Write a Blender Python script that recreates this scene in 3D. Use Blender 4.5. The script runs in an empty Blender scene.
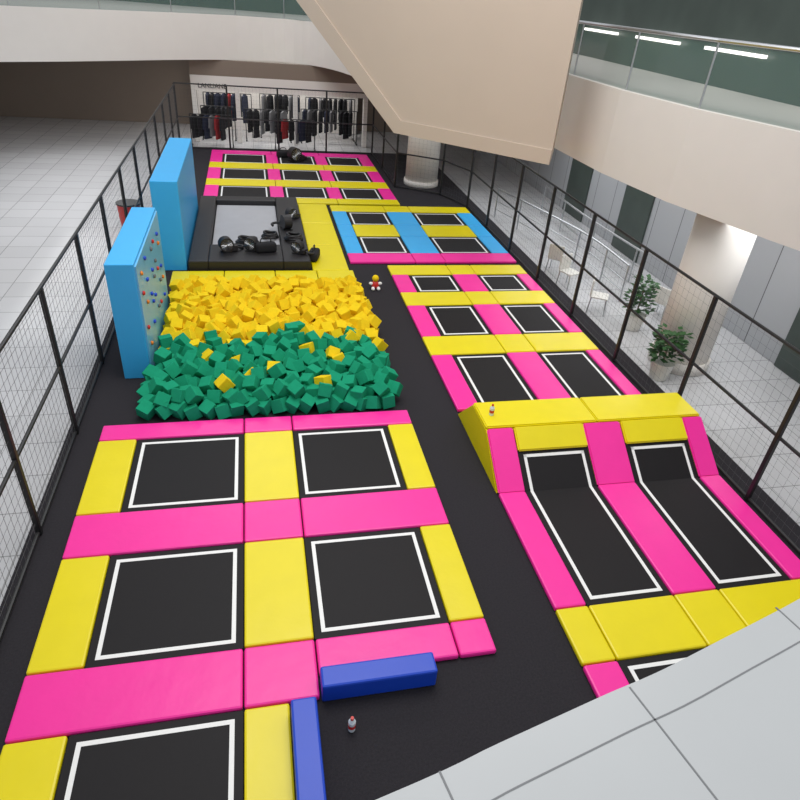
import bpy, bmesh, math, random
from mathutils import Vector, Matrix, Euler
random.seed(7)
C=bpy.context.scene.collection
ZP=0.08
# ---------------------------------------------------------------- materials
def lin(c):
    out=[]
    for v in c:
        v/=255.0
        out.append(v/12.92 if v<=0.04045 else ((v+0.055)/1.055)**2.4)
    return (*out,1)
def mat(name,col,rough=0.5,var=0.06,scale=8,bump=0.0,bscale=40,metal=0,spec=0.5,emit=0,alpha=None,trans=0):
    m=bpy.data.materials.new(name); m.use_nodes=True
    nt=m.node_tree; b=nt.nodes['Principled BSDF']
    tc=nt.nodes.new('ShaderNodeTexCoord')
    n=nt.nodes.new('ShaderNodeTexNoise'); n.inputs['Scale'].default_value=scale; n.inputs['Detail'].default_value=4
    nt.links.new(tc.outputs['Object'],n.inputs['Vector'])
    mx=nt.nodes.new('ShaderNodeMix'); mx.data_type='RGBA'
    c=lin(col)
    mx.inputs['A'].default_value=tuple(max(0,v*(1-var)) for v in c[:3])+(1,)
    mx.inputs['B'].default_value=tuple(min(1,v*(1+var)) for v in c[:3])+(1,)
    nt.links.new(n.outputs['Fac'],mx.inputs['Factor'])
    nt.links.new(mx.outputs['Result'],b.inputs['Base Color'])
    b.inputs['Roughness'].default_value=rough; b.inputs['Metallic'].default_value=metal
    b.inputs['Specular IOR Level'].default_value=spec
    if bump:
        n2=nt.nodes.new('ShaderNodeTexNoise'); n2.inputs['Scale'].default_value=bscale; n2.inputs['Detail'].default_value=3
        nt.links.new(tc.outputs['Object'],n2.inputs['Vector'])
        bp=nt.nodes.new('ShaderNodeBump'); bp.inputs['Strength'].default_value=bump; bp.inputs['Distance'].default_value=0.02
        nt.links.new(n2.outputs['Fac'],bp.inputs['Height']); nt.links.new(bp.outputs['Normal'],b.inputs['Normal'])
    if emit:
        nt.links.new(mx.outputs['Result'],b.inputs['Emission Color']); b.inputs['Emission Strength'].default_value=emit
    if alpha is not None: b.inputs['Alpha'].default_value=alpha
    if trans: b.inputs['Transmission Weight'].default_value=trans
    return m
M=dict(
 pink=mat('pink_vinyl',(250,44,160),0.36,0.05,3,0.3,4),
 yellow=mat('yellow_vinyl',(234,216,6),0.36,0.05,3,0.3,4),
 cyan=mat('sky_blue_vinyl',(58,176,240),0.45,0.04,3,0.1,5),
 pale=mat('pale_blue_panel',(112,188,228),0.35,0.08,2),
 blue=mat('royal_blue_vinyl',(20,70,196),0.4,0.05,3,0.15,6),
 bed=mat('black_woven_bed',(27,25,27),0.6,0.12,30,0.1,200,spec=0.25),
 white=mat('white_tape',(240,240,238),0.5,0.02),
 carpet=mat('charcoal_carpet',(46,44,48),0.9,0.35,40,0.3,150,spec=0.2),
 dark=mat('black_padding',(36,34,36),0.5,0.1,5,0.1,10),
 grey=mat('light_grey_mat',(172,172,176),0.5,0.08,3,0.1,5),
 gfoam=mat('green_foam',(30,150,112),0.95,0.14,10,0.3,60,spec=0.1),
 yfoam=mat('yellow_foam',(238,204,34),0.95,0.1,10,0.3,60,spec=0.1),
 steel=mat('black_steel',(24,24,26),0.45,0.05),
 net=mat('grey_net_cord',(90,92,95),0.8,0.05),
 chrome=mat('brushed_steel',(190,192,195),0.3,0.05,metal=0.9),
 plaster=mat('white_plaster',(224,219,213),0.6,0.03,2),
 beige=mat('beige_plaster',(200,184,168),0.55,0.04,1),
 brown=mat('taupe_shade_and_stem',(128,114,102),0.6,0.05,1),  # taupe bakes in the shadow under the gallery; also colours plant stems
 stone=mat('pale_stone_ledge',(196,199,200),0.35,0.03,4),
 seam=mat('grey_joint',(130,132,134),0.6,0.03,4),
 cloth1=mat('black_cloth',(26,26,30),0.9,0.1), cloth2=mat('navy_cloth',(36,42,62),0.9,0.1),
 cloth3=mat('red_cloth',(150,40,44),0.9,0.1), cloth4=mat('grey_cloth',(110,110,112),0.9,0.1),
 cloth5=mat('white_cloth',(215,215,212),0.9,0.05),
 red=mat('red_plastic',(205,40,36),0.4,0.04), green=mat('green_plastic',(40,150,70),0.4,0.04),
 orange=mat('orange_plastic',(235,130,30),0.4,0.04), leaf=mat('leaf_green',(44,88,40),0.6,0.3,12),
 pot=mat('white_pot',(220,218,212),0.5,0.03), lightp=mat('light_panel',(255,252,245),0.5,0.0,emit=3),
 darkshop=mat('dark_shop_interior',(62,72,68),0.4,0.3,1.5),
 skin=mat('clear_plastic',(220,230,235),0.2,0.02))
def tilemat(name,c1,c2,s,rough=0.25,w=1,h=1,mort=.012,coord='Object'):
    m=bpy.data.materials.new(name); m.use_nodes=True; nt=m.node_tree; b=nt.nodes['Principled BSDF']
    tc=nt.nodes.new('ShaderNodeTexCoord'); br=nt.nodes.new('ShaderNodeTexBrick')
    br.offset=0; br.inputs['Scale'].default_value=s; br.inputs['Mortar Size'].default_value=mort
    br.inputs['Brick Width'].default_value=w; br.inputs['Row Height'].default_value=h
    br.inputs['Color1'].default_value=lin(c1); br.inputs['Color2'].default_value=lin(tuple(v*0.96 for v in c1)); br.inputs['Mortar'].default_value=lin(c2)
    nt.links.new(tc.outputs[coord],br.inputs['Vector']); nt.links.new(br.outputs['Color'],b.inputs['Base Color'])
    b.inputs['Roughness'].default_value=rough; return m
M['tile']=tilemat('polished_floor_tile',(198,198,200),(145,145,145),1.2,0.15)
M['dtile']=tilemat('grey_wall_panel',(168,170,174),(90,90,92),0.8,0.3)
def glassmat(name,col,a):
    m=mat(name,col,0.08,0.0,alpha=a,spec=0.7); return m
M['glass']=glassmat('green_tinted_glass',(90,118,110),0.5)
# ---------------------------------------------------------------- helpers
def finish(bm,name,mats,parent=None,smooth=False):
    me=bpy.data.meshes.new(name); bm.normal_update(); bm.to_mesh(me); bm.free()
    for m in (mats if isinstance(mats,(list,tuple)) else [mats]): me.materials.append(M[m])
    if smooth:
        for p in me.polygons: p.use_smooth=True
    o=bpy.data.objects.new(name,me); C.objects.link(o)
    if parent: o.parent=parent
    return o
def addbox(bm,x0,x1,y0,y1,z0,z1,mi=0,bev=0,seg=2):
    vs=[bm.verts.new((x,y,z)) for z in (z0,z1) for y in (y0,y1) for x in (x0,x1)]
    fs=[(0,2,3,1),(4,5,7,6),(0,1,5,4),(2,6,7,3),(0,4,6,2),(1,3,7,5)]
    F=[bm.faces.new([vs[i] for i in f]) for f in fs]
    for f in F: f.material_index=mi
    if bev:
        es=set(e for f in F for e in f.edges)
        r=bmesh.ops.bevel(bm,geom=list(es),offset=bev,segments=seg,affect='EDGES',profile=0.5)
        for f in r['faces']: f.material_index=mi
def cyl(bm,p0,p1,r,n=12,r2=None,mi=0):
    p0=Vector(p0);p1=Vector(p1);d=p1-p0
    q=d.to_track_quat('Z','Y').to_matrix().to_4x4()
    mt=Matrix.Translation((p0+p1)/2)@q
    bmesh.ops.create_cone(bm,cap_ends=True,segments=n,radius1=r,radius2=r if r2 is None else r2,depth=d.length,matrix=mt)
def tube(bm,pts,r,n=8):
    """continuous swept tube through pts"""
    pts=[Vector(p) for p in pts]; rings=[]
    for i,p in enumerate(pts):
        d=(pts[min(i+1,len(pts)-1)]-pts[max(0,i-1)]).normalized()
        a=d.cross(Vector((0,0,1)))
        if a.length<1e-3: a=Vector((1,0,0))
        a.normalize(); b=d.cross(a).normalized()
        rings.append([bm.verts.new(p+(a*math.cos(t)+b*math.sin(t))*r) for t in [2*math.pi*k/n for k in range(n)]])
    for R1,R2 in zip(rings[:-1],rings[1:]):
        for k in range(n): bm.faces.new((R1[k],R1[(k+1)%n],R2[(k+1)%n],R2[k]))
    bm.faces.new(rings[0][::-1]); bm.faces.new(rings[-1]); bmesh.ops.recalc_face_normals(bm,faces=bm.faces)
def box(name,x0,x1,y0,y1,z0,z1,m,bev=0,parent=None,seg=2):
    cx,cy=(x0+x1)/2,(y0+y1)/2
    bm=bmesh.new(); addbox(bm,x0-cx,x1-cx,y0-cy,y1-cy,0,z1-z0,0,bev,seg)
    o=finish(bm,name,m,parent); o.location=(cx,cy,z0)
    if parent: o.location=Vector((cx,cy,z0))-parent.location
    return o
def tag(o,label,cat,group=None):
    o['label']=label; o['category']=cat
    if group: o['group']=group
def struct(o): o['kind']='structure'; return o
def empty(name,loc):
    e=bpy.data.objects.new(name,None); e.location=loc; e.empty_display_size=0.1; C.objects.link(e); return e
COL={'pink':'pink','yellow':'yellow','cyan':'sky blue'}
def pad(x0,x1,y0,y1,m,where,grp,z0=0.0,z1=ZP):
    g=0.008
    o=box('safety_pad',x0+g,x1-g,y0+g,y1-g,z0,z1,m,0.025)
    tag(o,'%s vinyl safety pad %s'%(COL[m],where),'pad',grp); return o
def tramp(x0,x1,y0,y1,where,grp,ins=0.09,lw=0.05):
    cx,cy=(x0+x1)/2,(y0+y1)/2
    e=empty('trampoline',(cx,cy,0))
    b=box('jump_bed',x0+.004,x1-.004,y0+.004,y1-.004,0.0,ZP-0.03,'bed',0,e); 
    bm=bmesh.new(); hx,hy=(x1-x0)/2-ins,(y1-y0)/2-ins; z=ZP-0.03
    for (a,b_,c,d) in ((-hx,hx,-hy,-hy+lw),(-hx,hx,hy-lw,hy),(-hx,-hx+lw,-hy+lw,hy-lw),(hx-lw,hx,-hy+lw,hy-lw)):
        addbox(bm,a,b_,c,d,z,z+0.004)
    l=finish(bm,'boundary_line','white',e); l['label']='white taped rectangle'
    tag(e,'black woven trampoline bed with white outline %s'%where,'trampoline',grp)
# ---------------------------------------------------------------- floors
def plane(name,x0,x1,y0,y1,z,m):
    bm=bmesh.new(); addbox(bm,x0,x1,y0,y1,z-0.05,z); return struct(finish(bm,name,m))
plane('floor',-25,25,-6,48,-0.06,'tile')
plane('floor_carpet',-3.25,8.1,-1,31,0.0,'carpet')
# ---------------------------------------------------------------- block A
gA='pads of the six-bed trampoline field'; w='around the large trampolines by the foam pit'
for x0,x1 in ((-2.7,-.39),(-.39,.43),(.43,2.56)):
    pad(x0,x1,8.95,9.39,'pink',w,gA); pad(x0,x1,6.40,7.21,'pink',w,gA)
for (ya,yb) in ((7.21,8.95),(4.73,6.40)):
    pad(-2.7,-2.1,ya,yb,'yellow',w,gA); pad(-.39,.43,ya,yb,'yellow',w,gA); pad(2.09,2.56,ya,yb,'yellow',w,gA)
    tramp(-2.1,-.39,ya,yb,'between pink and yellow pads','large trampolines'); tramp(.43,2.09,ya,yb,'between pink and yellow pads','large trampolines')
pad(-2.7,-.39,3.98,4.73,'pink',w,gA); pad(-.39,.43,3.98,4.73,'pink',w,gA)
pad(.43,2.09,4.24,4.73,'pink',w,gA); pad(2.09,2.56,4.24,4.73,'pink',w,gA)
tramp(-2.1,-.39,2.0,3.98,'between pink and yellow pads','large trampolines')
pad(-2.7,-2.1,2.0,3.98,'yellow',w,gA); pad(-.39,.1,2.0,3.98,'yellow',w,gA); pad(-2.7,.1,1.3,2.0,'pink',w,gA)
# ---------------------------------------------------------------- block B
gB='pads of the corridor trampoline field'; w='around the trampolines beside the tall fence'
for (ya,yb) in ((15.86,16.55),(13.89,14.69),(11.39,12.25)):
    for x0,x1 in ((3.5,5.22),(5.22,5.93),(5.93,7.48)): pad(x0,x1,ya,yb,'yellow',w,gB)
for (ya,yb) in ((14.69,15.86),(12.25,13.89),(9.30,11.39)):
    for x0,x1 in ((3.5,3.97),(5.22,5.93),(7.12,7.48)): pad(x0,x1,ya,yb,'pink',w,gB)
    tramp(3.97,5.22,ya,yb,'beside the tall fence','fence side trampolines'); tramp(5.93,7.12,ya,yb,'beside the tall fence','fence side trampolines')
# ---------------------------------------------------------------- block C
gC='pads of the blue framed trampolines'; w='framing the small trampolines by the fence'
for x0,x1 in ((2.5,4.4),(4.4,5.3),(5.3,7.5)): pad(x0,x1,16.8,17.5,'pink',w,gC)
for x0,x1 in ((2.5,3.0),(4.4,5.3),(6.95,7.5)):
    for ya,yb in ((17.5,19.0),(19.0,20.1),(20.1,21.5)): pad(x0,x1,ya,yb,'cyan',w,gC)
for x0,x1 in ((3.0,4.4),(5.3,6.95)):
    pad(x0,x1,19.0,20.1,'yellow',w,gC)
    for ya,yb in ((17.5,19.0),(20.1,21.5)): tramp(x0,x1,ya,yb,'framed by blue pads','blue framed trampolines')
for x0,x1 in ((2.5,4.4),(4.4,5.3),(5.3,7.5)): pad(x0,x1,21.5,22.2,'yellow',w,gC)
# ---------------------------------------------------------------- block D
gD='pads of the far trampoline field'; w='around the far trampolines near the shops'
cols=((-1.8,-1.3),(.5,1.0),(2.6,3.1),(4.6,5.1)); tc_=((-1.3,.5),(1.0,2.6),(3.1,4.6))
for (ya,yb) in ((28.0,29.6),(25.4,27.1),(23.0,24.5)):
    for c in cols: pad(c[0],c[1],ya,yb,'pink',w,gD)
    for c in tc_: tramp(c[0],c[1],ya,yb,'near the shops','far trampolines')
for (ya,yb) in ((27.1,28.0),(24.5,25.4),(22.4,23.0)):
    for x0,x1 in ((-1.8,.75),(.75,2.85),(2.85,5.1)): pad(x0,x1,ya,yb,'yellow',w,gD)
for x0,x1 in ((-1.8,.75),(.75,2.85),(2.85,5.1)): pad(x0,x1,29.6,30.2,'pink',w,gD)
# ---------------------------------------------------------------- foam pit surround
gF='yellow pads around the stage mat'; w='on the deck edge behind the foam pit'
for x0,x1 in ((-2.2,-.9),(-.9,.4),(.4,1.5),(1.5,2.5)): pad(x0,x1,15.4,16.2,'yellow',w,gF)
for ya,yb in ((16.2,18.2),(18.2,20.2),(20.2,22.3)): pad(1.4,2.4,ya,yb,'yellow',w,gF)
e=empty('landing_mat',(-.2,19.3,0)); tag(e,'light grey landing mat in a raised black padded frame','landing mat')
box('mat_surface',-1.28,.62,17.6,21.8,0.0,0.14,'grey',0.03,e)
for a in ((-1.8,-1.3,16.3,22.3),(.64,1.36,16.3,22.3),(-1.3,.64,16.3,17.58),(-1.3,.64,21.82,22.3)):
    box('frame_pad',*a,0.0,0.3,'dark',0.03,e)
# ---------------------------------------------------------------- blue walls
o=box('padded_wall',-2.5,-1.85,16.4,21.4,0.0,2.28,'cyan',0.02); tag(o,'tall sky blue padded wall block beside the landing mat','wall block')
e=empty('climbing_wall',(-2.35,12.6,0)); tag(e,'sky blue climbing wall with coloured holds beside the foam pit','climbing wall')
box('wall_body',-2.6,-2.12,11.0,14.3,0,2.28,'cyan',0.015,e)
box('climbing_face',-2.12,-2.09,11.05,14.25,0.05,2.22,'pale',0.0,e)
k=0
for r in range(5):
    for c in range(5):
        y=11.4+c*.6+random.uniform(-.18,.18); z=.65+r*.33+random.uniform(-.1,.1)
        bm=bmesh.new(); bmesh.ops.create_icosphere(bm,subdivisions=2,radius=.042)
        for v in bm.verts: v.co=Vector((v.co.x*.7,v.co.y*random.uniform(.9,1.15),v.co.z*random.uniform(.85,1.2)))
        h=finish(bm,'climbing_hold',['red','blue','orange','blue','cloth4'][k*3%5 if r%2 else (k+2)%5],e,True); h.location=Vector((-2.07,y,z))-e.location; k+=1
# ---------------------------------------------------------------- blue foam beams
o=box('foam_beam',.10,.37,1.6,3.86,0,.32,'blue',.025); tag(o,'royal blue foam beam on the carpet beside yellow pads','foam beam','blue foam beams')
o=box('foam_beam',.44,1.73,3.96,4.22,0,.28,'blue',.025); tag(o,'royal blue foam beam against the pink pad edge','foam beam','blue foam beams')
# ---------------------------------------------------------------- foam cubes
def cubemesh(name,m,s):
    bm=bmesh.new(); addbox(bm,-s/2,s/2,-s/2,s/2,-s/2,s/2,0,0.008,1)
    me=bpy.data.meshes.new(name); bm.to_mesh(me); bm.free(); me.materials.append(M[m]); return me
S=.235
Y1=14.95
gm=cubemesh('foam_cube_green','gfoam',S); ym=cubemesh('foam_cube_yellow','yfoam',S)
def heap(x,y):
    ex=min(1,(x+2.3)/.2,(2.5-x)/.5); ey=min(1,(y-9.45)/.6,(Y1-y)/.6)
    return .12+.08*max(0,min(ex,ey))+.04*math.sin(x*2.3+y*1.1)*math.sin(y*1.7)
def xmin(y): return -2.02 if y<10.8 else -1.88
def bound(x): return 11.72+.2*math.sin(x*1.7+.5)+.1*math.sin(x*4.1)
bm=bmesh.new(); y=9.62
while y<Y1:
    x=xmin(y)
    while x<2.4:
        b2=bmesh.new(); yy=y+random.uniform(-.04,.04); xx=x+random.uniform(-.03,.03)
        addbox(b2,-S/2,S/2,-S/2,S/2,-S/2,S/2,1 if yy>bound(xx) else 0)
        b2.transform(Matrix.Translation((xx,yy,heap(x,y)+random.uniform(-.02,.04)))@Euler((random.uniform(-.5,.5),random.uniform(-.5,.5),random.uniform(0,3))).to_matrix().to_4x4())
        t=bpy.data.meshes.new('t'); b2.to_mesh(t); b2.free(); bm.from_mesh(t); bpy.data.meshes.remove(t)
        x+=.25
    y+=.25
o=finish(bm,'foam_cube_layer',['gfoam','yfoam']); o['kind']='stuff'; tag(o,'lower layer of green and yellow foam cubes in the pit','foam cubes')
rows=20; per=15
for j in range(rows):
    for i in range(per):
        y=9.62+(j+.5)*(Y1-9.6)/rows+random.uniform(-.09,.09)
        x0=xmin(y); x=x0+(i+(.25 if j%2 else .75))*(2.38-x0)/per+random.uniform(-.09,.09); x=max(x,x0)
        yel=y>bound(x)+random.uniform(-.35,.35)
        if not yel and random.random()<.06: yel=True
        o=bpy.data.objects.new('foam_cube',ym if yel else gm); C.objects.link(o)
        o.location=(x,y,heap(x,y)+.15+random.uniform(-.05,.1)); o.rotation_euler=(random.uniform(-.8,.8),random.uniform(-.8,.8),random.uniform(0,6.28))
        if yel: tag(o,'yellow foam cube in the foam pit','foam cube','yellow foam cubes in the pit')
        else: tag(o,'green foam cube in the foam pit','foam cube','green foam cubes in the pit')
# ---------------------------------------------------------------- wedge block E
H=.62+ZP
e=empty('trampoline_ramp',(5.5,8.1,0)); tag(e,'yellow and pink padded ramp with two slanted black trampolines','trampoline ramp')
def prism(name,x0,x1,prof,m,parent,bev=0.0):
    bm=bmesh.new(); a=[bm.verts.new((x0,y,z)) for y,z in prof]; b=[bm.verts.new((x1,y,z)) for y,z in prof]
    n=len(prof)
    for i in range(n): bm.faces.new((a[i],a[(i+1)%n],b[(i+1)%n],b[i]))
    bm.faces.new(a[::-1]); bm.faces.new(b)
    bmesh.ops.recalc_face_normals(bm,faces=bm.faces)
    if bev: bmesh.ops.bevel(bm,geom=bm.edges[:],offset=bev,segments=2,affect='EDGES')
    if parent: bm.transform(Matrix.Translation(-parent.location))
    return finish(bm,name,m,parent)
Yb,Yt=6.96,7.85
prism('ramp_body',3.5,7.5,[(Yb+.06,.01),(Yt,H-.06),(8.6,H-.06),(9.24,.01)],'yellow',e,.0)
def slab(x0,x1,ya,za,yb,zb,th,m,name,bev=.02,off=0):
    d=Vector((0,yb-ya,zb-za)).normalized(); n=Vector((0,-d.z,d.y))
    pr=[(ya+n.y*(off),za+n.z*off),(yb+n.y*off,zb+n.z*off),(yb+n.y*(off+th),zb+n.z*(off+th)),(ya+n.y*(off+th),za+n.z*(off+th))]
    return prism(name,x0,x1,pr,m,e,bev)
for x0,x1 in ((3.5,5.5),(5.5,7.5)):
    slab(x0+.006,x1-.006,Yt+.01,H-.06,8.6,H-.06,.06,'yellow','top_pad')
for x0,x1 in ((3.5,3.96),(5.21,5.9),(7.1,7.5)):
    slab(x0+.006,x1-.006,Yb,.03,Yt,H-.05,.05,'pink','slope_pad')
for x0,x1 in ((3.96,5.21),(5.9,7.1)):
    slab(x0+.006,x1-.006,Yb+(Yt-Yb)*.62,.03+(H-.08)*.62,Yt,H-.05,.07,'yellow','lip_pad')
    slab(x0+.004,x1-.004,Yb,.03,Yt-.02,H-.07,.022,'bed','slope_bed',0)
    bm=bmesh.new()
    d=Vector((0,Yt-Yb,H-.08)); L=d.length; d.normalize(); n=Vector((0,-d.z,d.y)); o0=Vector((0,Yb,.03))+n*.026
    def q(xa,xb,s0,s1):
        vs=[bm.verts.new(o0+d*s+Vector((x,0,0))) for x,s in ((xa,s0),(xb,s0),(xb,s1),(xa,s1))]; bm.faces.new(vs)
    a,b=x0+.09,x1-.09; T=L*.57
    q(a,a+.05,0,T); q(b-.05,b,0,T); q(a,b,T-.05,T)
    bm.transform(Matrix.Translation(-e.location)); l=finish(bm,'boundary_line','white',e); l['label']='white taped outline'
gE='pads around the ramp run-up trampolines'; w='beside the ramp trampolines'
for x0,x1 in ((3.5,3.96),(5.21,5.9),(7.1,7.5)):
    pad(x0,x1,4.72,6.96,'pink',w,gE); pad(x0,x1,1.9,3.91,'pink',w,gE)
for x0,x1 in ((3.5,3.96),(3.96,5.21),(5.21,5.9),(5.9,7.5)): pad(x0,x1,3.91,4.72,'yellow',w,gE)
def tramp3(x0,x1,y0,y1):
    cx,cy=(x0+x1)/2,(y0+y1)/2; e=empty('trampoline',(cx,cy,0))
    box('jump_bed',x0+.004,x1-.004,y0+.004,y1-.004,0.0,ZP-0.03,'bed',0,e)
    bm=bmesh.new(); hx,hy=(x1-x0)/2-.09,(y1-y0)/2; z=ZP-.03
    for a in ((-hx,hx,-hy+.09,-hy+.14),(-hx,-hx+.05,-hy+.14,hy),(hx-.05,hx,-hy+.14,hy)): addbox(bm,*a,z,z+.004)
    finish(bm,'boundary_line','white',e)['label']='white taped outline'
    tag(e,'long black trampoline bed running up to the ramp','trampoline','ramp run-up trampolines')
tramp3(3.96,5.21,4.72,6.96); tramp3(5.9,7.1,4.72,6.96)
tramp(3.96,5.21,1.9,3.91,'beside the ramp run-up','ramp run-up trampolines'); tramp(5.9,7.1,1.9,3.91,'beside the ramp run-up','ramp run-up trampolines')
# ---------------------------------------------------------------- fences
def fence(pts,h,label,netstep=.16,rails=(.0,1.3),spacing=2.4,nr=.004):
    e=empty('safety_fence',(pts[0][0],pts[0][1],0)); tag(e,label,'fence'); O=e.location
    netb=bmesh.new()
    for s,(p,q) in enumerate(zip(pts[:-1],pts[1:])):
        p=Vector((*p,0));q=Vector((*q,0)); d=q-p; n=max(1,round(d.length/spacing))
        for i in range(n+(1 if s==len(pts)-2 else 0)):
            c=p+d*i/n; bm=bmesh.new(); addbox(bm,-.035,.035,-.035,.035,0,h,0,.006,1); o=finish(bm,'post','steel',e); o.location=c-O
        for z in (*rails,h):
            z=max(z,.06); bm=bmesh.new(); cyl(bm,p+Vector((0,0,z)),q+Vector((0,0,z)),.028,8); bm.transform(Matrix.Translation(-O)); finish(bm,'rail','steel',e)
        k=int(d.length/netstep)
        for i in range(k): 
            c=p+d*(i+.5)/k-O; cyl(netb,c+Vector((0,0,.05)),c+Vector((0,0,h)),nr,3)
        k=int(h/netstep)
        for i in range(k):
            z=Vector((0,0,(i+.5)*h/k)); cyl(netb,p+z-O,q+z-O,nr,3)
    finish(netb,'net','net',e)
fence([(7.62,-.5),(7.62,22.4),(7.0,24.0),(5.4,25.0),(5.4,30.6),(-3.15,30.6)],2.6,'tall black steel post fence with grey netting around the trampolines',.15,nr=.0016)
fence([(-3.1,0),(-3.1,30.2)],2.6,'tall black steel post fence with netting behind the climbing wall',.15,nr=.0028)
# ---------------------------------------------------------------- upper mall architecture
def poly_prism(name,base,z0,z1,m):
    bm=bmesh.new(); a=[bm.verts.new((x,y,z0)) for x,y in base]; b=[bm.verts.new((x,y,z1)) for x,y in base]; n=len(base)
    for i in range(n): bm.faces.new((a[i],a[(i+1)%n],b[(i+1)%n],b[i]))
    bm.faces.new(a[::-1]); bm.faces.new(b); bmesh.ops.recalc_face_normals(bm,faces=bm.faces)
    return finish(bm,name,m)
Z=ZP
bm=bmesh.new()
A=[(6.6,14.0,3.4),(3.57,17.0,3.4),(1.27,19.3,6.07),(-.2,20.8,7.8),(6.6,14.0,7.8)]
off=Vector((.75,1.5,0))
f=[bm.verts.new(Vector(p)+Vector((0,0,Z))) for p in A]; g=[bm.verts.new(Vector(p)+off+Vector((0,0,Z))) for p in A]
bm.faces.new(f); bm.faces.new(g[::-1])
for i in range(5):
    bm.faces.new((f[i],g[i],g[(i+1)%5],f[(i+1)%5]))
bmesh.ops.recalc_face_normals(bm,faces=bm.faces)
struct(finish(bm,'wall_stair','beige'))
bm=bmesh.new()
nrm=Vector((-1,-1,0)).normalized()*.04
inn=[(6.6,14.0,3.4),(3.57,17.0,3.4),(1.27,19.3,6.07),(1.42,19.15,6.45),(3.7,16.87,3.72),(6.6,14.0,3.72)]
fa=[bm.verts.new(Vector(p)+nrm+Vector((0,0,Z))) for p in inn]; fb=[bm.verts.new(Vector(p)+Vector((0,0,Z))) for p in inn]
for i in range(6): bm.faces.new((fa[i],fa[(i+1)%6],fb[(i+1)%6],fb[i]))
bm.faces.new(fa)
bmesh.ops.recalc_face_normals(bm,faces=bm.faces)
struct(finish(bm,'trim_2','beige'))
edge=[(9.6,6.0),(8.6,9.0),(7.95,11.3),(7.65,13.5),(7.6,16.0),(7.7,19),(8.2,24)]
struct(poly_prism('wall_right',edge+[(20,24),(20,6)],3.45,5.15,'plaster'))
def ribbon(name,pts,z0,z1,m,th=.02):
    bm=bmesh.new()
    for p,q in zip(pts[:-1],pts[1:]):
        vs=[bm.verts.new((p[0],p[1],z0)),bm.verts.new((q[0],q[1],z0)),bm.verts.new((q[0],q[1],z1)),bm.verts.new((p[0],p[1],z1))]; bm.faces.new(vs)
    bmesh.ops.remove_doubles(bm,verts=bm.verts,dist=.001)
    return finish(bm,name,m)
def shift(pts,dx,dy): return [(x+dx,y+dy) for x,y in pts]
def balustrade(pts,z,label):
    e=empty('glass_balustrade',(pts[0][0],pts[0][1],z)); tag(e,label,'balustrade')
    o=ribbon('glass_panel',pts,z,z+1.05,'glass'); o.parent=e; o.location=-e.location
    bm=bmesh.new(); tube(bm,[(*p,z+1.1) for p in pts],.035)
    o=finish(bm,'handrail','chrome',e); o.location=-e.location
    for p in pts:
        bm=bmesh.new(); cyl(bm,(p[0],p[1],z),(p[0],p[1],z+1.1),.02,8); o=finish(bm,'baluster','chrome',e); o.location=-e.location
balustrade(shift(edge,.15,.05),5.15,'green tinted glass balustrade on the upper white gallery edge')
struct(box('wall_upper_right',11.2,11.4,6,26,5.15,9,'darkshop'))
for i in range(5):
    o=box('wall_lamp',11.05,11.15,7+i*3.4,9.2+i*3.4,5.9,5.97,'lightp'); o.location.z=5.9
    tag(o,'long glowing strip lamp on the upper shop wall','lamp','strip lamps')
ctrl=[(-14,24),(-8,27.6),(-5.4,29.4),(-3,31.2),(-.5,32.6),(1.6,32.9),(3.0,32.0),(3.9,30.2),(4.6,27.5),(5.4,25.5),(7,24.6),(8.2,24.2)]
def smooth(c,n=4):
    out=[]
    for i in range(len(c)-1):
        p0=c[max(0,i-1)];p1=c[i];p2=c[i+1];p3=c[min(len(c)-1,i+2)]
        for k in range(n):
            t=k/n; out.append(tuple(.5*((2*p1[j])+(-p0[j]+p2[j])*t+(2*p0[j]-5*p1[j]+4*p2[j]-p3[j])*t*t+(-p0[j]+3*p1[j]-3*p2[j]+p3[j])*t**3) for j in (0,1)))
    out.append(c[-1]); return out
ce=smooth(ctrl)
struct(poly_prism('wall_gallery',ce+[(20,24.2),(20,46),(-20,46),(-20,24)],3.4,5.1,'plaster'))
balustrade(shift(ctrl,0,.15),5.1,'green tinted glass balustrade on the curved white gallery')
struct(box('wall_upper_back',-12,12,38,38.2,5.1,10,'darkshop'))
struct(box('wall_back',-20,20,45,45.3,-.06,12,'beige'))
struct(box('wall_left',-20.3,-20,-6,45.3,-.06,12,'plaster'))
struct(box('wall_east',20,20.3,-6,45.3,-.06,12,'beige'))
struct(box('wall_shop_right',11.6,11.9,3,33,-.05,3.4,'dtile'))
for i,y in enumerate((9.0,13.0,17.0,21.0)):
    struct(box('window_%d'%(i+1),11.54,11.6,y,y+1.6,-.05,2.6,'darkshop'))
struct(box('wall_shop',-16,9,36.5,36.7,-.05,3.4,'brown'))  # dark taupe paints in the shade below the gallery
# shopfront
FY=32.3
e=empty('shopfront',(1.0,FY,-.05)); tag(e,'white framed clothing shopfront with a lettered sign band','shopfront')
def part(nm,x0,x1,y0,y1,z0,z1,m,bev=0): return box(nm,x0,x1,y0,y1,z0,z1,m,bev,e)
part('sign_band',-2.6,5.4,FY,FY+.25,2.15,2.75,'plaster')
part('header',-2.6,5.4,FY,FY+.25,2.75,3.38,'brown')  # brown stands in for ceiling shadow above the sign
for x in (-2.5,-.6,2.0,5.3): part('pillar',x-.1,x+.1,FY,FY+.25,-.05,2.15,'plaster',.01)
part('back_panel',-2.6,5.4,FY+3.2,FY+3.3,-.05,3.3,'plaster')
for x in (-1.6,.7,3.2): part('light_strip',x-.7,x+.7,FY+1.0,FY+1.2,2.9,2.96,'lightp')
cu=bpy.data.curves.new('sign_lettering','FONT'); cu.body='LANLIANE'; cu.size=.27; cu.extrude=.01
t=bpy.data.objects.new('tmp',cu); C.objects.link(t)
bpy.context.view_layer.update()
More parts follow.
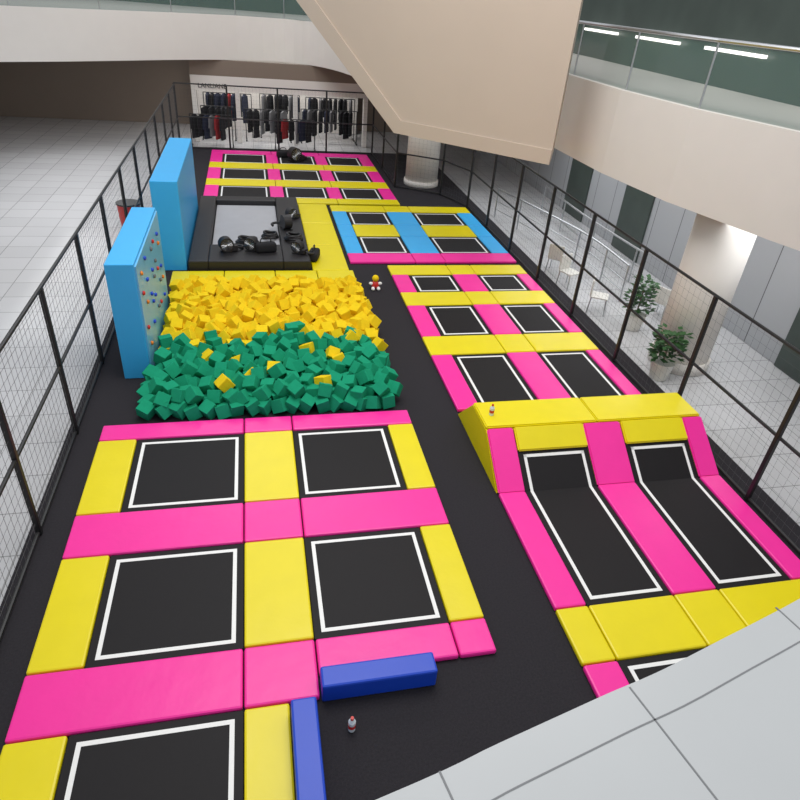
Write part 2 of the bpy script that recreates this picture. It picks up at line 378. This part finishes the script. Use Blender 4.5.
me=bpy.data.meshes.new_from_object(t.evaluated_get(bpy.context.evaluated_depsgraph_get())); bpy.data.objects.remove(t)
me.materials.clear(); me.materials.append(M['steel'])
t=bpy.data.objects.new('sign_lettering',me); C.objects.link(t); t.rotation_euler=(math.pi/2,0,0); t.parent=e; t.location=Vector((-2.3,FY-.01,2.25))-e.location
def garment_mesh(m):
    bm=bmesh.new(); pr=[(-.05,0),(-.22,-.06),(-.27,-.5),(-.2,-.5),(-.17,-.2),(-.2,-.85),(.2,-.85),(.17,-.2),(.2,-.5),(.27,-.5),(.22,-.06),(.05,0)]
    a=[bm.verts.new((x,-.04,z)) for x,z in pr]; b=[bm.verts.new((x,.04,z)) for x,z in pr]; n=len(pr)
    for i in range(n): bm.faces.new((a[i],a[(i+1)%n],b[(i+1)%n],b[i]))
    bm.faces.new(a); bm.faces.new(b[::-1]); bmesh.ops.recalc_face_normals(bm,faces=bm.faces)
    me=bpy.data.meshes.new('garment'); bm.to_mesh(me); bm.free(); me.materials.append(M[m]); return me
gms=[(garment_mesh('cloth1'),'black'),(garment_mesh('cloth2'),'navy'),(garment_mesh('cloth4'),'grey'),(garment_mesh('cloth3'),'red'),(garment_mesh('cloth5'),'white')]
def rack(x0,x1,y,z):
    e=empty('garment_rack',((x0+x1)/2,y,-.05)); tag(e,'black steel garment rack in the clothing shop','garment rack','garment racks'); O=e.location
    bm=bmesh.new(); cyl(bm,(x0,y,z),(x1,y,z),.02,8); bm.transform(Matrix.Translation(-O)); finish(bm,'hanging_rail','steel',e)
    for x in (x0,x1):
        bm=bmesh.new(); cyl(bm,(x,y,-.05),(x,y,z),.02,8); addbox(bm,x-.03,x+.03,y-.25,y+.25,-.05,0); bm.transform(Matrix.Translation(-O)); finish(bm,'upright','steel',e)
    x=x0+.2
    while x<x1-.15:
        me,cn=random.choices(gms,(10,4,2,.4,.5))[0]
        o=bpy.data.objects.new('garment',me); C.objects.link(o); o.location=(x,y,z-.02); o.rotation_euler=(0,0,1.05+random.uniform(-.3,.3)); s=random.uniform(.95,1.5) if z>1.3 else random.uniform(.95,1.2); o.scale=(1,1,s)
        tag(o,'%s garment hanging on a shop rack'%cn,'clothing','hanging garments'); x+=random.uniform(.2,.3)
for a in ((-2.3,-.8,FY+.7,1.4),(-.3,1.8,FY+.7,1.35),(2.3,5.0,FY+.7,1.45),(-2.2,0,FY+1.6,1.85),(.4,2.3,FY+1.6,1.9),(2.6,5.0,FY+1.6,1.85)): rack(*a)
for a in ((-2.7,-.9,31.35,1.3),(1.0,2.8,31.35,1.25)): rack(*a)
def column(x,y,r,z1,lab):
    bm=bmesh.new(); cyl(bm,(0,0,-.05),(0,0,z1),r,40); cyl(bm,(0,0,-.05),(0,0,.2),r+.05,40)
    o=finish(bm,'column','plaster',None,False); o.location=(x,y,0)
    for p in o.data.polygons: p.use_smooth=abs(p.normal.z)<.5
    tag(o,lab,'column')
column(6.6,25.6,.65,3.4,'round white column behind the fence')
column(9.2,10.9,.6,3.44,'round white column beside the fence')
def plant(x,y,h):
    e=empty('potted_plant',(x,y,-.05)); tag(e,'leafy green plant in a white pot behind the fence','plant','potted plants')
    bm=bmesh.new(); cyl(bm,(0,0,0),(0,0,.4),.18,20,.25); finish(bm,'pot','pot',e)
    bm=bmesh.new(); cyl(bm,(0,0,.38),(0,0,h*.8),.02,8); finish(bm,'stem','brown',e)
    bm=bmesh.new()
    for i in range(220):
        a=random.uniform(0,6.28); r=random.uniform(.05,.28); z=random.uniform(.5,h); c=Vector((r*math.cos(a),r*math.sin(a),z))
        d=Vector((math.cos(a),math.sin(a),random.uniform(-.4,.6))).normalized()*.16; s=d.cross(Vector((0,0,1))).normalized()*.06
        vs=[bm.verts.new(v) for v in (c,c+d*.5+s,c+d,c+d*.5-s)]; bm.faces.new(vs)
    finish(bm,'foliage','leaf',e)
plant(9.0,12.6,1.3); plant(8.35,10.3,1.1)
def railing(pts,h,lab,nb=.5):
    pts=smooth(pts,5); e=empty('low_railing',(pts[0][0],pts[0][1],-.05)); tag(e,lab,'railing','concourse railings'); O=e.location
    for z,r in ((h,.03),(h*.55,.015),(h*.25,.015)):
        bm=bmesh.new(); tube(bm,[(*p,z) for p in pts],r)
        bm.transform(Matrix.Translation(-O)); finish(bm,'rail','chrome',e)
    for p in pts[::3]:
        bm=bmesh.new(); cyl(bm,(*p,-.05),(*p,h),.025,8); bm.transform(Matrix.Translation(-O)); finish(bm,'post','chrome',e)
railing([(8.4,21.5),(9.0,19.0),(9.5,16.5),(9.5,14.2)],.95,'curved low steel railing in the concourse outside the fence')
railing([(10.4,22),(10.3,18.5),(10.5,15)],.95,'straight low steel railing near the grey panelled wall')
def chair(x,y,rot):
    e=empty('cafe_chair',(x,y,-.06)); e.rotation_euler=(0,0,rot); tag(e,'white plastic cafe chair in the concourse','chair','white cafe chairs')
    bm=bmesh.new(); addbox(bm,-.22,.22,-.22,.22,.43,.47,0,.015); finish(bm,'seat','pot',e)
    bm=bmesh.new(); addbox(bm,-.22,.22,.2,.24,.47,.88,0,.015); finish(bm,'backrest','pot',e)
    for sx in (-1,1):
        for sy in (-1,1):
            bm=bmesh.new(); cyl(bm,(sx*.22,sy*.22,0),(sx*.18,sy*.18,.45),.015,8); finish(bm,'leg','chrome',e)
for a in ((8.4,15.2,.4),(8.5,16.3,2.4),(8.5,13.6,1.0),(10.1,13.2,2.0)): chair(*a)
e=empty('litter_bin',(-3.6,19.4,-.06)); tag(e,'red litter bin with open top behind the fence','bin')
bm=bmesh.new(); cyl(bm,(0,0,0),(0,0,.9),.26,24,.32); finish(bm,'bin_body','red',e)
bm=bmesh.new(); cyl(bm,(0,0,.9),(0,0,.94),.34,24); finish(bm,'bin_rim','steel',e)
# ---------------------------------------------------------------- blowers on the stage
def blower(x,y,z,rot,lab,s=.75):
    e=empty('air_blower',(x,y,z)); e.rotation_euler=(0,0,rot); e.scale=(s,s,s); tag(e,lab,'air blower','black air blowers')
    bm=bmesh.new(); cyl(bm,(0,-.16,.3),(0,.16,.3),.27,24); addbox(bm,-.1,.42,-.15,.15,.03,.25,0,.02); o=finish(bm,'housing','dark',e)
    bm=bmesh.new()
    for k in range(8):
        a=k*math.pi/8; d=Vector((math.cos(a),0,math.sin(a)))*.22; cyl(bm,Vector((0,-.17,.3))-d,Vector((0,-.17,.3))+d,.008,4)
    finish(bm,'grille','chrome',e)
    bm=bmesh.new(); addbox(bm,-.2,.2,-.2,.2,0,.03); finish(bm,'base_plate','steel',e)
    bm=bmesh.new(); tube(bm,smooth3([(.42,0,.14),(.6,.06,.08),(.7,.2,.06),(.6,.38,.06),(.4,.42,.06)]),.05,10)
    finish(bm,'hose','dark',e,True)
def smooth3(p,n=4):
    out=[]; p=[Vector(v) for v in p]
    for i in range(len(p)-1):
        a,b,c,d=p[max(0,i-1)],p[i],p[i+1],p[min(len(p)-1,i+2)]
        for k in range(n):
            t=k/n; out.append(.5*((2*b)+(c-a)*t+(2*a-5*b+4*c-d)*t*t+(3*b-a-3*c+d)*t**3))
    out.append(p[-1]); return out
blower(-.85,17.0,.3,.3,'black air blower with hose on the landing mat frame',.7)
blower(-.2,17.1,.3,-.4,'black air blower with hose on the landing mat frame',.65)
blower(.85,18.9,.3,1.9,'black air blower beside the landing mat')
blower(1.05,16.9,.3,-.6,'black air blower on the padded frame corner',.6)
blower(1.05,19.9,.3,.6,'black air blower beside the landing mat',.6)
blower(1.7,28.6,.05,.5,'black air blower on a far trampoline',1)
# coiled black hoses and cable heaps
def coil(x,y,z,r,lab):
    e=bmesh.new(); pts=[]
    for i in range(70):
        a=i*.33; rr=r*(1-.25*i/70+.08*math.sin(i*.9)); pts.append((rr*math.cos(a),rr*math.sin(a)*.8,.04+.0022*i+.01*math.sin(i)))
    tube(e,pts,.035,8); o=finish(e,'coiled_hose','dark',None,True); o.location=(x,y,z); tag(o,lab,'hose','coiled hoses')
coil(-.3,18.0,.14,.3,'black coiled hose lying on the grey landing mat'); coil(.35,18.5,.14,.22,'black coiled hose lying on the grey landing mat')
coil(1.0,17.9,.3,.24,'black coiled hose on the padded frame')
def bag(x,y,z,rot,lab):
    e=empty('tool_bag',(x,y,z)); e.rotation_euler=(0,0,rot); tag(e,lab,'bag','black tool bags')
    bm=bmesh.new(); addbox(bm,-.28,.28,-.14,.14,0,.26,0,.07,3); finish(bm,'bag_body','cloth1',e,True)
    bm=bmesh.new(); tube(bm,smooth3([(-.15,0,.24),(-.12,0,.36),(0,0,.4),(.12,0,.36),(.15,0,.24)]),.015,6); finish(bm,'handle','steel',e,True)
bag(.2,17.0,.3,.2,'black tool bag with handle on the padded frame'); bag(1.5,17.0,.08,1.3,'black tool bag with handle on a yellow pad'); bag(1.25,29.3,.05,.3,'black tool bag with handle on a far trampoline')
# ---------------------------------------------------------------- small items
def bottle(x,y,z,lab):
    e=empty('drink_bottle',(x,y,z)); tag(e,lab,'bottle')
    bm=bmesh.new(); cyl(bm,(0,0,0),(0,0,.14),.04,16); cyl(bm,(0,0,.14),(0,0,.18),.04,16,.015); finish(bm,'bottle_body','skin',e,)
    bm=bmesh.new(); cyl(bm,(0,0,.18),(0,0,.21),.018,12); finish(bm,'cap','red',e)
    bm=bmesh.new(); cyl(bm,(0,0,.05),(0,0,.1),.0415,16); finish(bm,'bottle_label','red',e)
bottle(.72,3.62,0,'small clear bottle with red cap on the carpet')
bottle(3.7,8.2,H,'small clear bottle with red cap on the ramp top')
e=empty('plush_toy',(2.92,15.1,0)); e.scale=(.8,.8,.8); tag(e,'small red and yellow plush toy sitting on the carpet','toy')
def ball(bm,c,r,sx=1,sy=1,sz=1):
    bmesh.ops.create_uvsphere(bm,u_segments=14,v_segments=10,radius=r,matrix=Matrix.Translation(c)@Matrix.Diagonal((sx,sy,sz,1)))
bm=bmesh.new(); ball(bm,(0,0,.14),.13,1,.9,1.1); finish(bm,'toy_body','red',e,True)
bm=bmesh.new(); ball(bm,(0,0,.36),.11); finish(bm,'toy_head','yfoam',e,True)
bm=bmesh.new()
for s in (-1,1): ball(bm,(s*.15,-.04,.2),.05,1.4,1,1); ball(bm,(s*.09,-.14,.06),.06,1,1.5,1)
finish(bm,'toy_limbs','white',e,True)
# ---------------------------------------------------------------- near ledge (viewing balcony)
zl=5.0+Z
inner=smooth([(-3,.1),(-1,.42),(.193,.659),(.51,.735),(.809,.806),(1.157,.89),(2,1.15),(3.2,1.7)],6)
struct(poly_prism('trim_1',inner+[(3.2,-2),(-3,-2)],zl-.45,zl,'stone'))
def strip(name,pts,wd,z0,z1,m):
    bm=bmesh.new(); L=[]
    for i,p in enumerate(pts):
        a=Vector(pts[max(0,i-1)]);b=Vector(pts[min(len(pts)-1,i+1)]); d=(b-a).normalized(); n=Vector((-d.y,d.x))*wd/2
        L.append((Vector(p)+n,Vector(p)-n))
    vs=[[bm.verts.new((a.x,a.y,z1)),bm.verts.new((b.x,b.y,z1)),bm.verts.new((b.x,b.y,z0)),bm.verts.new((a.x,a.y,z0))] for a,b in L]
    for p,q in zip(vs[:-1],vs[1:]):
        for k in range(4): bm.faces.new((p[k],p[(k+1)%4],q[(k+1)%4],q[k]))
    bmesh.ops.recalc_face_normals(bm,faces=bm.faces)
    return struct(finish(bm,name,m))
strip('trim_3',shift(inner,.02,-.10),.004,zl-.002,zl+.001,'seam')
for i,(x,y) in enumerate(((.35,.70),(.905,.825),(1.5,1.0),(-.3,.56))):
    strip('trim_%d'%(4+i),[(x,y-.005),(x+.16,y-.75)],.005,zl-.002,zl+.001,'seam')
# ---------------------------------------------------------------- lights
def area(loc,size,energy,col=(1,1,1),rot=(0,0,0)):
    l=bpy.data.lights.new('area','AREA'); l.shape='RECTANGLE'; l.size=size[0]; l.size_y=size[1]; l.energy=energy; l.color=col
    o=bpy.data.objects.new('overhead_area_light',l); C.objects.link(o); o.location=loc; o.rotation_euler=rot; return o
area((2,10,14),(9,9),1300,(1,.98,.96)); area((1,26,14),(10,8),850,(.97,.98,1))
area((1,33.5,3.3),(7,1.5),130); area((9.8,16,3.3),(2,14),260,(.95,.98,1)); area((-6,24,3.2),(4,10),160)  # unseen lamps added to brighten areas where the slabs block overhead light
wd=bpy.data.worlds.new('World'); bpy.context.scene.world=wd; wd.use_nodes=True
wd.node_tree.nodes['Background'].inputs[0].default_value=(.93,.96,1,1); wd.node_tree.nodes['Background'].inputs[1].default_value=.62
# ---------------------------------------------------------------- camera
yaw,pitch,roll=.2503,.5756,.0893
w_=Vector((math.sin(yaw)*math.cos(pitch),math.cos(yaw)*math.cos(pitch),-math.sin(pitch)))
r_=Vector((math.cos(yaw),-math.sin(yaw),0)); u_=r_.cross(w_)
r2=math.cos(roll)*r_+math.sin(roll)*u_; u2=-math.sin(roll)*r_+math.cos(roll)*u_
cd=bpy.data.cameras.new('Camera'); cam=bpy.data.objects.new('Camera',cd); C.objects.link(cam)
mw=Matrix.Identity(4)
for i in range(3): mw[i][0]=r2[i]; mw[i][1]=u2[i]; mw[i][2]=-w_[i]
mw[0][3],mw[1][3],mw[2][3]=0,0,6.5+ZP
cam.matrix_world=mw; cd.sensor_width=36; cd.lens=36*630.5/800; cd.clip_end=200; cd.clip_start=.05
bpy.context.scene.camera=cam
bpy.context.scene.view_settings.view_transform='Standard'
